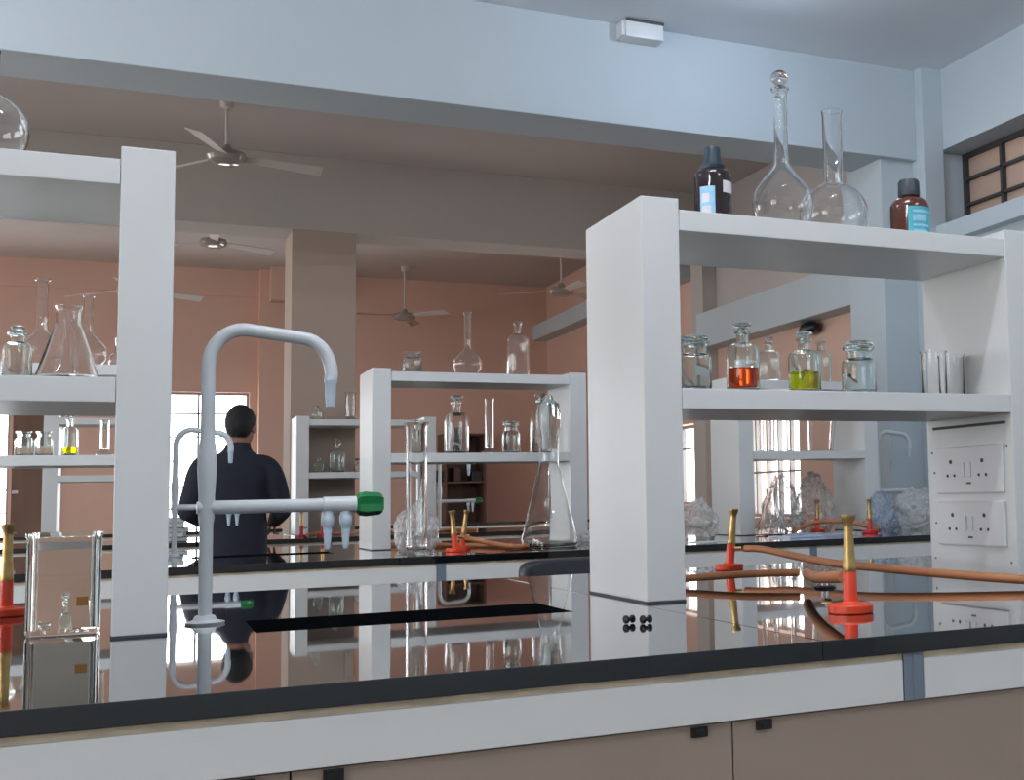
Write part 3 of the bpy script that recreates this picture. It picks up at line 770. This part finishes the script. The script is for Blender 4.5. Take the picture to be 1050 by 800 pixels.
def hose(label, pts, r=.0078, group='tan rubber gas tubes', k=8):
    return tag(O('rubber_tube', tube(BM(), smoothpath(pts, k), r, 12), 'tube'), label, 'tube', group)
hose('tan gas tube running left from the gas outlet behind the shelf upright', [(.962, 2.53, .0085), (.93, 2.38, .0085), (.875, 2.22, .0085), (.865, 2.12, .010), (.905, 2.07, .014), (.98, 2.01, .020), (1.03, 1.975, .0215), (1.068, 1.948, .0218)], .0070)
hose('long tan gas tube from the leaning burner to the right edge', [(1.193, 2.424, .046), (1.21, 2.37, .045), (1.215, 2.25, .036), (1.195, 2.07, .030), (1.20, 1.92, .027), (1.25, 1.76, .020), (1.34, 1.60, .012), (1.5, 1.45, .0085), (1.75, 1.40, .0085)], .0078)
hose('short thick tan tube joining gas outlet and front burner', [(1.035, 1.86, .026), (.99, 1.77, .029), (.93, 1.63, .036), (.8848, 1.4845, .047)], .0086)
hose('tan gas tube looping on the second bench under the centre unit', [(.80, 4.75, .009), (.95, 4.42, .009), (1.08, 4.18, .009), (1.11, 4.02, .010)], .0085, )
hose('second tan tube rising to the burner under the centre unit', [(.93, 4.03, .047), (.98, 4.0, .035), (1.08, 3.98, .012), (1.14, 4.0, .009), (1.155, 4.02, .009)], .0085)
hose('tan tube lying across the foot of the far right unit', [(2.37, 4.36, .012), (2.46, 4.34, .044), (2.55, 4.25, .045), (2.60, 4.20, .03), (2.63, 4.12, .012)], .0085)
hose('orange tube snaking on the third bench behind the tap nozzles', [(.72, 6.43, .012), (.82, 6.60, .016), (.92, 6.40, .012), (1.02, 6.62, .012), (1.2, 6.5, .010)], .0085)
hose('orange tube hanging near the tiny tap on the third bench', [(1.40, 6.62, .008), (1.50, 6.72, .008), (1.62, 6.6, .008)], .0085)
# small black clips in front of the right upright
for i, (x, y, rz) in enumerate(((.572, 1.515, .3), (.590, 1.50, .2))):
    b = BM()
    lathe(b, [(0, -.0075), (.0035, -.0075), (.0055, -.006), (.0055, -.003), (.0028, -.002), (.0028, .004), (.0052, .005), (.0052, .0075), (0, .008)], 14, 0, 0, .0058, Matrix.Rotation(PI / 2, 3, 'Y'))
    tag(O('black_clip', b, 'black', None, (x, y, 0), (0, 0, rz)), ('left', 'right')[i] + ' one of two small black clips on the near bench', 'clip', 'black clips on the near bench')

# ------------------------------------------------------------------ plastic bags and sheets on the second bench
def bag(label, x, y, w, dd, h, m, seed, amp=.16):
    b = BM()
    bmesh.ops.create_icosphere(b, subdivisions=5, radius=1)
    off = Vector((seed * 7.3, seed * 3.1, seed))
    for v in b.verts:
        n = v.co.normalized()
        a = noise.noise(n * 1.6 + off) * .22
        c = abs(noise.noise(n * 4.2 + off)) * amp * 1.7 + abs(noise.noise(n * 9 + off)) * amp * .7
        q = n * (1 + a - c)
        q.z = max(q.z, -.62)
        z = (q.z + .62) / 1.62
        taper = 1 - .25 * max(0, z - .4)
        v.co = Vector((q.x * w / 2 * taper, q.y * dd / 2 * taper, z * h + .0006))
    o = O('plastic_bag', b, m, None, (x, y, 0), smooth=True, angle=180)
    return tag(o, label, 'bag', 'crumpled plastic bags on the second bench')
bag('crumpled clear plastic bag left of the far right unit', 1.885, 4.22, .16, .15, .155, 'bag', 1)
bag('peaked clear plastic bag just right of the conical flask', 2.405, 4.53, .17, .17, .235, 'bag', 2, .2)
bag('second peaked clear plastic bag in the middle of the far right unit', 2.60, 4.60, .19, .17, .25, 'bag', 3, .2)
bag('small bluish plastic bag before the right upright', 2.725, 4.25, .13, .14, .165, 'bagblue', 4)
bag('big crumpled clear plastic bag right of the far right unit', 2.935, 4.28, .27, .22, .185, 'bag', 5)
bag('crinkled plastic wrap behind the very tall cylinder', .84, 4.30, .17, .13, .17, 'bag', 6)
bag('small crumpled bag between big conical flask and right foreground upright', 1.46, 4.22, .12, .10, .05, 'bag', 8)
b = BM()
N = 14
g = [[b.verts.new((-.15 + .30 * i / N, -.09 + .18 * j / N, .004 + .016 * abs(noise.noise(Vector((i * .35, j * .4, 2)))))) for j in range(N + 1)] for i in range(N + 1)]
for i in range(N):
    for j in range(N): b.faces.new((g[i][j], g[i + 1][j], g[i + 1][j + 1], g[i][j + 1]))
r_ = bmesh.ops.extrude_face_region(b, geom=list(b.faces))
for e in r_['geom']:
    if isinstance(e, bmesh.types.BMVert): e.co.z = .0005
tag(O('polythene_sheet', b, 'bluesheet', None, (2.27, 4.02, 0), angle=80), 'pale bluish sheet lying before the conical flask on the second bench', 'sheet')
b = BM(); box(b, -.07, .07, -.05, .05, .0004, .002)
tag(O('paper_sheet', b, 'paper', None, (1.80, 3.92, 0), (0, 0, .2), smooth=False), 'white paper lying on the second bench left of the far right unit', 'paper')
# pile behind the small tap
for i, (w_, d_, z0, h_, rz, m_, lb) in enumerate(((.17, .13, .0006, .022, .1, 'book', 'dark notebook at the bottom of the pile behind the small tap'),
        (.16, .12, .0232, .02, -.15, 'paper', 'white paper block second in the pile behind the small tap'),
        (.17, .12, .0438, .024, .2, 'fandark', 'grey brown folder in the middle of the pile behind the small tap'),
        (.15, .12, .0684, .022, -.05, 'paper', 'white paper block near the top of the pile'),
        (.13, .10, .091, .025, .3, 'book', 'dark notebook on top of the pile behind the small tap'))):
    c = T('notebook', lb, 'notebook', (.085, 6.52, z0), rz, 'pile of notebooks on the third bench')
    O('page_block', box(BM(), -w_ / 2 + .003, w_ / 2 - .002, -d_ / 2 + .003, d_ / 2 - .003, .0022, h_ - .0022), 'paper', c, smooth=False)
    cv = BM(); box(cv, -w_ / 2, w_ / 2, -d_ / 2, d_ / 2, 0, .002); box(cv, -w_ / 2, w_ / 2, -d_ / 2, d_ / 2, h_ - .002, h_); box(cv, w_ / 2 - .002, w_ / 2, -d_ / 2, d_ / 2, .002, h_ - .002)
    O('cover', cv, m_, c, smooth=False)

# ------------------------------------------------------------------ chair between the benches
ch = T('office_chair', 'black padded chair back showing between the first two benches', 'chair', (1.10, 3.20, FL), .05)
O('backrest', loft(BM(), [[(x, y, z) for x, y, z in [(px * .205 * s, oy, .62 + pz * .075 * s)
    for px, pz in [(math.copysign(abs(math.cos(a)) ** .28, math.cos(a)), math.copysign(abs(math.sin(a)) ** .28, math.sin(a))) for a in [2 * PI * k / 40 for k in range(40)]]]]
    for s, oy in ((.90, -.026), (.97, -.022), (1, -.01), (1, .01), (.97, .022), (.90, .026))]), 'cushion', ch, angle=60)
O('back_post', box(BM(), -.025, .025, -.046, -.027, .30, .64, .004), 'black', ch)
O('seat', loft(BM(), [[(px * .19 * s, .19 + py * .18 * s, z) for px, py in [(math.copysign(abs(math.cos(a)) ** .5, math.cos(a)), math.copysign(abs(math.sin(a)) ** .5, math.sin(a))) for a in [2 * PI * k / 40 for k in range(40)]]]
    for s, z in ((.94, .335), (1, .345), (1, .365), (.95, .378), (.8, .383))]), 'cushion', ch, angle=60)
O('back_bracket', box(BM(), -.02, .02, -.045, .2, .312, .334, .003), 'black', ch)
O('gas_column', lathe(BM(), [(.022, .05), (.022, .2), (.014, .2), (.014, .312), (0, .312)], 20, 0, .19, 0), 'steel', ch)
for k in range(5):
    a = 2 * PI * k / 5 + .3; ux, uy = math.cos(a), math.sin(a)
    lg = O('base_arm', tube(BM(), [(ux * .01, .19 + uy * .01, .07), (ux * .22, .19 + uy * .22, .05)], [.018, .012], 10), 'black', ch)
    O('caster', lathe(BM(), [(0, -.014), (.018, -.014), (.02, -.01), (.02, .01), (.018, .014), (0, .014)], 16, ux * .215, .19 + uy * .215, .0205, Matrix.Rotation(PI / 2, 3, 'X') @ Matrix.Rotation(0, 3, 'Z')), 'black', lg)

# ------------------------------------------------------------------ ceiling fans and fittings
def fan(label, x, y, zb, a0, m='fan'):
    t = T('ceiling_fan', label, 'fan', (x, y, zb), a0, 'ceiling fans of the laboratory')
    rod = CE - zb
    O('canopy', lathe(BM(), [(0, rod - .0005), (.035, rod - .0005), (.03, rod - .04), (.012, rod - .05), (0, rod - .05)], 20), 'fan', t)
    O('down_rod', lathe(BM(), [(.008, .05), (.008, rod - .03)], 12), 'fan', t)
    O('motor_housing', lathe(BM(), [(0, -.03), (.05, -.028), (.085, -.012), (.095, .008), (.085, .03), (.03, .045), (.015, .07), (0, .07)], 28), 'fanshell', t)
    for k in range(3):
        a = 2 * PI * k / 3
        b = BM()
        R = Matrix.Rotation(a, 3, 'Z')
        v = [R @ Vector(p) for p in ((.08, -.022, .016), (.46, -.055, .012), (.475, .03, -.014), (.08, .028, .002))]
        lo = [b.verts.new(p) for p in v]; hi = [b.verts.new(p + Vector((0, 0, .004))) for p in v]
        b.faces.new(lo[::-1]); b.faces.new(hi)
        for i in range(4): b.faces.new((lo[i], lo[(i + 1) % 4], hi[(i + 1) % 4], hi[i]))
        O('blade', b, m, t, smooth=False)
    return t
fan('ceiling fan nearest the viewer, left of the middle under the ceiling', .32, 6.37, 1.88, .2)
fan('ceiling fan seen between second beam and tap, farther back', .39, 9.3, 2.04, .5)
fan('ceiling fan with bright blade beside the left foreground upright', -.12, 8.9, 1.60, .42)
fan('small ceiling fan on the far side, right of the middle column', 1.945, 10.45, 1.74, 1.2)
fan('distant ceiling fan left of the right foreground upright', 2.75, 8.6, 1.70, .6)

bx = T('junction_box', 'white box fixed at the top of the nearest beam', 'box', (1.856, 4.66, 2.10))
O('case', box(BM(), -.085, .085, -.04, .0395, 0, .079, .004), 'laminate', bx)
O('side_cap', box(BM(), -.10, -.0855, -.03, .0395, .005, .07, .003), 'socket', bx)
O('cover_lip', box(BM(), -.087, .087, -.044, -.0405, .066, .0785, .001), 'rubber_dark', bx)
wf = T('wall_lamp', 'dark oval fitting on the peach right wall under the lintel band', 'lamp', (XR - .001, 5.9, 1.09))
O('body', lathe(BM(), [(0, -.09), (.02, -.085), (.035, -.05), (.038, 0), (.035, .05), (.02, .085), (0, .09)], 20, -.05, 0, 0, Matrix.Rotation(PI / 2, 3, 'X')), 'black', wf)
O('bracket', box(BM(), -.03, 0, -.02, .02, -.02, .02), 'black', wf, smooth=False)

def batten(label, x, y, rz=0):
    t = T('tube_light', label, 'light', (x, y, CE - .165), rz, 'ceiling tube lights of the near bay')
    O('housing', box(BM(), -.5, .5, -.025, .025, .018, .0445, .003), 'laminate', t, smooth=False)
    for q in (-.4, .4): O('hanger', lathe(BM(), [(.006, .0445), (.006, .1645)], 8, q, 0, 0), 'steel', t)
    O('end_cap', box(box(BM(), -.5, -.485, -.018, .018, -.018, .018), .485, .5, -.018, .018, -.018, .018), 'laminate', t, smooth=False)
    O('lamp_tube', lathe(BM(), [(.015, -.484), (.015, .484)], 12, axis=Matrix.Rotation(PI / 2, 3, 'Y')), 'lamp', t)
batten('white tube light on the near ceiling, far left', -1.6, 2.9)
batten('white tube light on the near ceiling above the viewer', .5, 1.2)
batten('white tube light on the near ceiling behind left of the viewer', -1.8, -.6)
batten('white tube light on the near ceiling behind right of the viewer', 1.8, -.8)
lb = T('bulb_holder', 'glowing bulb on the ceiling just above the picture top', 'light', (2.11, 3.85, CE - .035))
O('holder', lathe(BM(), [(0, .0345), (.03, .0345), (.03, .026), (.012, .02), (.012, -.004), (.02, -.006), (.016, -.010), (.016, -.016), (0, -.016)], 20), 'socket', lb)
O('bulb', lathe(BM(), [(.012, -.016), (.026, -.026), (.03, -.038), (.024, -.052), (.01, -.06), (0, -.061)], 20), 'bulb', lb)

# ------------------------------------------------------------------ the person (metres, facing +y), scaled to layout units
def to_mesh(bm):
    bmesh.ops.recalc_face_normals(bm, faces=bm.faces)
    me = bpy.data.meshes.new('tmp'); bm.to_mesh(me); bm.free(); return me

def limb(ch):
    """closed tapered chain through joints [(point, radius)] with rounded joints"""
    out = []
    P = [Vector(p) for p, r in ch]; Rr = [r for p, r in ch]
    k = 6
    pts = smoothpath(P, k); rad = []
    for i in range(len(P) - 1):
        for j in range(k): rad.append(Rr[i] + (Rr[i + 1] - Rr[i]) * (j / k))
    rad.append(Rr[-1])
    out.append(to_mesh(tube(BM(), pts, rad, 20)))
    for p, r in (ch[0], ch[-1]): out.append(ball(p, r, r, r, None, 3))
    return out

def trunk(rows, seg=36):
    """rows: (cx, cy, z, rx, ry) stacked into one closed trunk"""
    rings = []
    for cx, cy, z, rx, ry in rows:
        rings.append([(cx + rx * math.copysign(abs(math.cos(2 * PI * i / seg)) ** .85, math.cos(2 * PI * i / seg)),
                       cy + ry * math.copysign(abs(math.sin(2 * PI * i / seg)) ** .9, math.sin(2 * PI * i / seg)), z) for i in range(seg)])
    return to_mesh(loft(BM(), rings))

def remesh(meshes, vox, smooth_it=4, keep=True):
    bm = BM()
    for me in meshes: bm.from_mesh(me)
    me = bpy.data.meshes.new('tmp'); bm.to_mesh(me); bm.free()
    o = bpy.data.objects.new('tmp', me); COL.objects.link(o)
    r = o.modifiers.new('r', 'REMESH'); r.mode = 'VOXEL'; r.voxel_size = vox
    s = o.modifiers.new('s', 'SMOOTH'); s.iterations = smooth_it; s.factor = .5
    dg = bpy.context.evaluated_depsgraph_get()
    out = bpy.data.meshes.new_from_object(o.evaluated_get(dg))
    bpy.data.objects.remove(o)
    if keep:
        bm = BM(); bm.from_mesh(out); bm.verts.ensure_lookup_table()
        seen = set(); isl = []
        for v in bm.verts:
            if v.index in seen: continue
            st = [v]; seen.add(v.index); cur = []
            while st:
                q = st.pop(); cur.append(q)
                for e in q.link_edges:
                    u = e.other_vert(q)
                    if u.index not in seen: seen.add(u.index); st.append(u)
            isl.append(cur)
        isl.sort(key=len, reverse=True)
        print('ISLANDS', [(len(i), tuple(round(c, 2) for c in i[0].co)) for i in isl][:12])
        bmesh.ops.delete(bm, geom=[v for i in isl[1:] for v in i], context='VERTS')
        bm.to_mesh(out); bm.free()
    return out

def ball(c, rx, ry, rz, R=None, sub=4):
    bm = BM(); bmesh.ops.create_icosphere(bm, subdivisions=sub, radius=1)
    for v in bm.verts:
        p = Vector((v.co.x * rx, v.co.y * ry, v.co.z * rz))
        if R: p = R @ p
        v.co = p + Vector(c)
    me = bpy.data.meshes.new('tmp'); bm.to_mesh(me); bm.free(); return me

hd = Vector((.03, .03, 1.575)); RH = Matrix.Rotation(-.45, 3, 'Z')
def hp(x, y, z): return hd + RH @ Vector((x, y, z))
sh = {-1: (-.176, -.01, 1.345), 1: (.174, -.01, 1.335)}
el = {-1: (-.252, -.03, 1.09), 1: (.258, -.02, 1.08)}
wr = {-1: (-.16, .21, 1.02), 1: (.235, .22, 1.01)}
parts_ = [trunk([(0, .0, .80, .08, .08), (0, 0, .86, .155, .11), (0, 0, .95, .165, .115), (0, 0, 1.06, .145, .105), (0, -.005, 1.18, .155, .112), (0, -.01, 1.28, .165, .112), (0, -.01, 1.36, .15, .09), (.003, -.006, 1.41, .085, .062), (.008, 0, 1.45, .056, .054), (.02, .015, 1.52, .052, .054)])]
for s in (-1, 1):
    parts_ += limb([((s * .10, -.01, 1.35), .062), (sh[s], .056), ((sh[s][0] * .45 + el[s][0] * .55, -.025, 1.225), .046), (el[s], .038)])
    parts_ += limb([(el[s], .038), ((el[s][0] * .6 + wr[s][0] * .4, el[s][1] * .6 + wr[s][1] * .4, el[s][2] * .6 + wr[s][2] * .4), .037), (wr[s], .026)])
    parts_ += limb([((s * .085, 0, .88), .09), ((s * .095, .01, .70), .078), ((s * .10, .018, .50), .056), ((s * .10, -.012, .34), .056), ((s * .105, -.03, .09), .036)])
    parts_ += limb([((s * .105, -.035, .05), .036), ((s * .11, .05, .042), .034), ((s * .118, .13, .028), .024)])
hands = []
for s in (-1, 1):
    w0 = Vector(wr[s]); f = Vector((-s * .25, .93, -.25)).normalized(); side = Vector((-s * .9, -.25, 0)).normalized(); dn = Vector((0, -.2, -1)).normalized()
    for q in (-.028, -.010, .010, .028):
        hands += limb([(tuple(w0 - f * .01), .021), (tuple(w0 + f * .035 + side * q * .75), .015), (tuple(w0 + f * .074 + side * q), .0115)])
    for k, ln in enumerate((.070, .078, .073, .058)):
        b0 = w0 + f * .074 + side * (.0345 - .023 * k); fan_ = side * (.010 - .0067 * k)
        hands += limb([(tuple(b0), .0092), (tuple(b0 + f * ln * .42 + dn * .006 + fan_ * .5), .0085), (tuple(b0 + f * ln * .75 + dn * .022 + fan_), .0078), (tuple(b0 + f * ln * .88 + dn * .042 + fan_), .0070)])
    t0 = w0 + f * .022 + side * .024
    hands += limb([(tuple(t0), .013), (tuple(t0 + side * .030 + f * .016 + dn * .012), .0105), (tuple(t0 + side * .046 + f * .042 + dn * .026), .0085)])
head = [ball(hp(0, -.01, .03), .074, .094, .095, RH), ball(hp(0, .022, -.035), .058, .068, .075, RH), ball(hp(0, .04, -.085), .03, .03, .025, RH),
        ball(hp(0, .098, -.012), .011, .02, .024, RH), ball(hp(0, .106, -.026), .015, .013, .011, RH), ball(hp(-.077, -.005, -.005), .009, .02, .03, RH), ball(hp(.077, -.005, -.005), .009, .02, .03, RH),
        ball(hp(0, .08, .028), .05, .016, .012, RH)]
bodymesh = remesh(parts_ + hands + head, .0045, 2)
PX, PY = .358, 5.98
per = T('person', 'standing person seen from behind in a dark navy jacket', 'person', (PX, PY, FL))
def PO(name, me, m, lab=None):
    me.transform(Matrix.Scale(1 / S, 4)); me.name = name
    me.materials.clear(); me.materials.append(M[m])
    for p in me.polygons: p.use_smooth = True
    o = O(name, me, m, per)
    if lab: o['label'] = lab
    return o
PO('body', bodymesh, 'skin')
jac = [trunk([(0, 0, .80, .172, .130), (0, 0, .83, .178, .135), (0, 0, .95, .180, .134), (0, .0, 1.06, .172, .126), (0, -.008, 1.18, .182, .130), (0, -.012, 1.28, .190, .128), (0, -.012, 1.35, .176, .108), (.003, -.006, 1.405, .128, .084), (.008, 0, 1.445, .078, .072), (.016, .008, 1.49, .066, .068)])]
for s in (-1, 1):
    jac += limb([((s * .09, -.012, 1.335), .085), (sh[s], .071), ((sh[s][0] * .45 + el[s][0] * .55, -.025, 1.225), .068), (el[s], .059)])
    jac += limb([(el[s], .059), ((el[s][0] * .6 + wr[s][0] * .4, el[s][1] * .6 + wr[s][1] * .4, el[s][2] * .6 + wr[s][2] * .4), .053), ((el[s][0] * .12 + wr[s][0] * .88, el[s][1] * .12 + wr[s][1] * .88, el[s][2] * .12 + wr[s][2] * .88), .042)])
jm = remesh(jac, .011, 4)
for v in jm.vertices:
    v.co += Vector((0, 0, 0)) + Vector((noise.noise(v.co * 9), noise.noise(v.co * 9 + Vector((5, 0, 0))), 0)) * .006
PO('jacket', jm, 'jacket', 'dark navy long sleeved jacket')
tr = [trunk([(0, 0, .82, .15, .115), (0, 0, .86, .168, .124), (0, 0, .95, .172, .124), (0, 0, .99, .165, .12)])]
for s in (-1, 1):
    tr += limb([((s * .085, 0, .86), .098), ((s * .095, .01, .70), .09), ((s * .10, .018, .50), .074), ((s * .10, -.012, .34), .07), ((s * .105, -.03, .10), .062)])
PO('trousers', remesh(tr, .012, 3), 'trousers')
shm = [ball((s * .113, .05, .042), .046, .135, .042, None, 3) for s in (-1, 1)]
for me in shm:
    for v in me.vertices: v.co.z = max(v.co.z, .002)
PO('shoes', remesh(shm, .008, 2, False), 'shoe')
# hair: shell over the back and top of the head
bm = BM(); bmesh.ops.create_icosphere(bm, subdivisions=5, radius=1)
dele = []
for v in bm.verts:
    q = v.co.copy()
    front = q.y > .38 and q.z < .50
    low = q.z < (-.80 if q.y < -.25 else min(.42, -.80 + (q.y + .25) * 1.9))
    n = noise.noise(q * 7) * .035 + noise.noise(q * 22) * .02
    p = RH @ Vector((q.x * (.083 + .083 * n), (q.y * (.104 + .1 * n)), q.z * (.112 + .1 * n)))
    v.co = hd + RH @ Vector((0, -.012, .034)) + p
    if front or low: dele.append(v)
bmesh.ops.delete(bm, geom=dele, context='VERTS')
me = bpy.data.meshes.new('hair'); bm.to_mesh(me); bm.free()
PO('hair', me, 'hair', 'short black hair')
eb = [ball(hp(s * .031, .080, .012), .012, .008, .0065, RH, 3) for s in (-1, 1)]
bm = BM(); [bm.from_mesh(m_) for m_ in eb]; me = bpy.data.meshes.new('eyes'); bm.to_mesh(me); bm.free(); ey = PO('eyes', me, 'eye')
ir = BM(); [ir.from_mesh(ball(hp(s * .031, .0862, .012), .0048, .003, .0048, RH, 3)) for s in (-1, 1)]; me = bpy.data.meshes.new('irises'); ir.to_mesh(me); ir.free(); PO('irises', me, 'hair')
brw = BM(); [brw.from_mesh(ball(hp(s * .032, .090, .034), .019, .005, .0035, RH, 3)) for s in (-1, 1)]; me = bpy.data.meshes.new('eyebrows'); brw.to_mesh(me); brw.free(); PO('eyebrows', me, 'hair')
PO('mouth', ball(hp(0, .090, -.062), .024, .007, .006, RH, 3), 'lip')

# ------------------------------------------------------------------ scale the layout to metres
done = set()
for o in list(scn.objects):
    if o.type == 'MESH' and o.data.name not in done:
        done.add(o.data.name); o.data.transform(Matrix.Scale(S, 4))
    if o.parent is None:
        o.location = (o.location.x * S, o.location.y * S, (o.location.z + (0 if False else ZB)) * S)
    else:
        o.location = o.location * S

# ------------------------------------------------------------------ light
w = bpy.data.worlds.new('World'); scn.world = w; w.use_nodes = True
bg = w.node_tree.nodes['Background']; bg.inputs[0].default_value = (.95, .98, 1, 1); bg.inputs[1].default_value = 6.0

def portal(cx, cy, cz, sx, sy, rot):
    l = bpy.data.lights.new('portal', 'AREA'); l.shape = 'RECTANGLE'; l.size = sx * S; l.size_y = sy * S
    l.cycles.is_portal = True
    o = bpy.data.objects.new('daylight_portal', l); COL.objects.link(o)
    o.location = (cx * S, cy * S, (cz + ZB) * S); o.rotation_euler = rot
for h in wl: portal(XL - .2, (h[0] + h[1]) / 2, (h[2] + h[3]) / 2, h[3] - h[2], h[1] - h[0], (0, -PI / 2, 0))
for h in (w2, w3): portal(XR + .2, (h[0] + h[1]) / 2, (h[2] + h[3]) / 2, h[3] - h[2], h[1] - h[0], (0, PI / 2, 0))
for h in (wb1, wb2, wb3): portal((h[0] + h[1]) / 2, YB + .2, (h[2] + h[3]) / 2, h[1] - h[0], h[3] - h[2], (-PI / 2, 0, 0))

# ------------------------------------------------------------------ camera
cam = bpy.data.cameras.new('camera'); co = bpy.data.objects.new('camera', cam); COL.objects.link(co)
cam.sensor_fit = 'HORIZONTAL'; cam.sensor_width = 36; cam.lens = 1237.34 / 1050 * 36
cam.shift_x = -(762.02 - 525) / 1050; cam.shift_y = -(400 - 398.82) / 1050
cam.clip_start = .02
yaw, pit, rol = .4587046, .0868829, -.0230714
fwd = Vector((math.sin(yaw), math.cos(yaw), 0)); rgt = Vector((math.cos(yaw), -math.sin(yaw), 0)); up = Vector((0, 0, 1))
f2 = math.cos(pit) * fwd + math.sin(pit) * up; u2 = -math.sin(pit) * fwd + math.cos(pit) * up
r3 = math.cos(rol) * rgt + math.sin(rol) * u2; u3 = -math.sin(rol) * rgt + math.cos(rol) * u2
R = Matrix((r3, u3, -f2)).transposed()
co.matrix_world = Matrix.Translation((0, 0, (.166896 + ZB) * S)) @ R.to_4x4()
scn.camera = co
vs = scn.view_settings
vs.view_transform = 'Standard'; vs.look = 'None'; vs.gamma = 1; vs.use_curve_mapping = False; vs.exposure = 0.45
try:
    scn.cycles.use_denoising = True
    scn.cycles.max_bounces = 24; scn.cycles.transmission_bounces = 20; scn.cycles.transparent_max_bounces = 32; scn.cycles.diffuse_bounces = 6; scn.cycles.glossy_bounces = 5
    scn.cycles.sample_clamp_indirect = 8; scn.cycles.caustics_reflective = False; scn.cycles.caustics_refractive = False
except Exception: pass
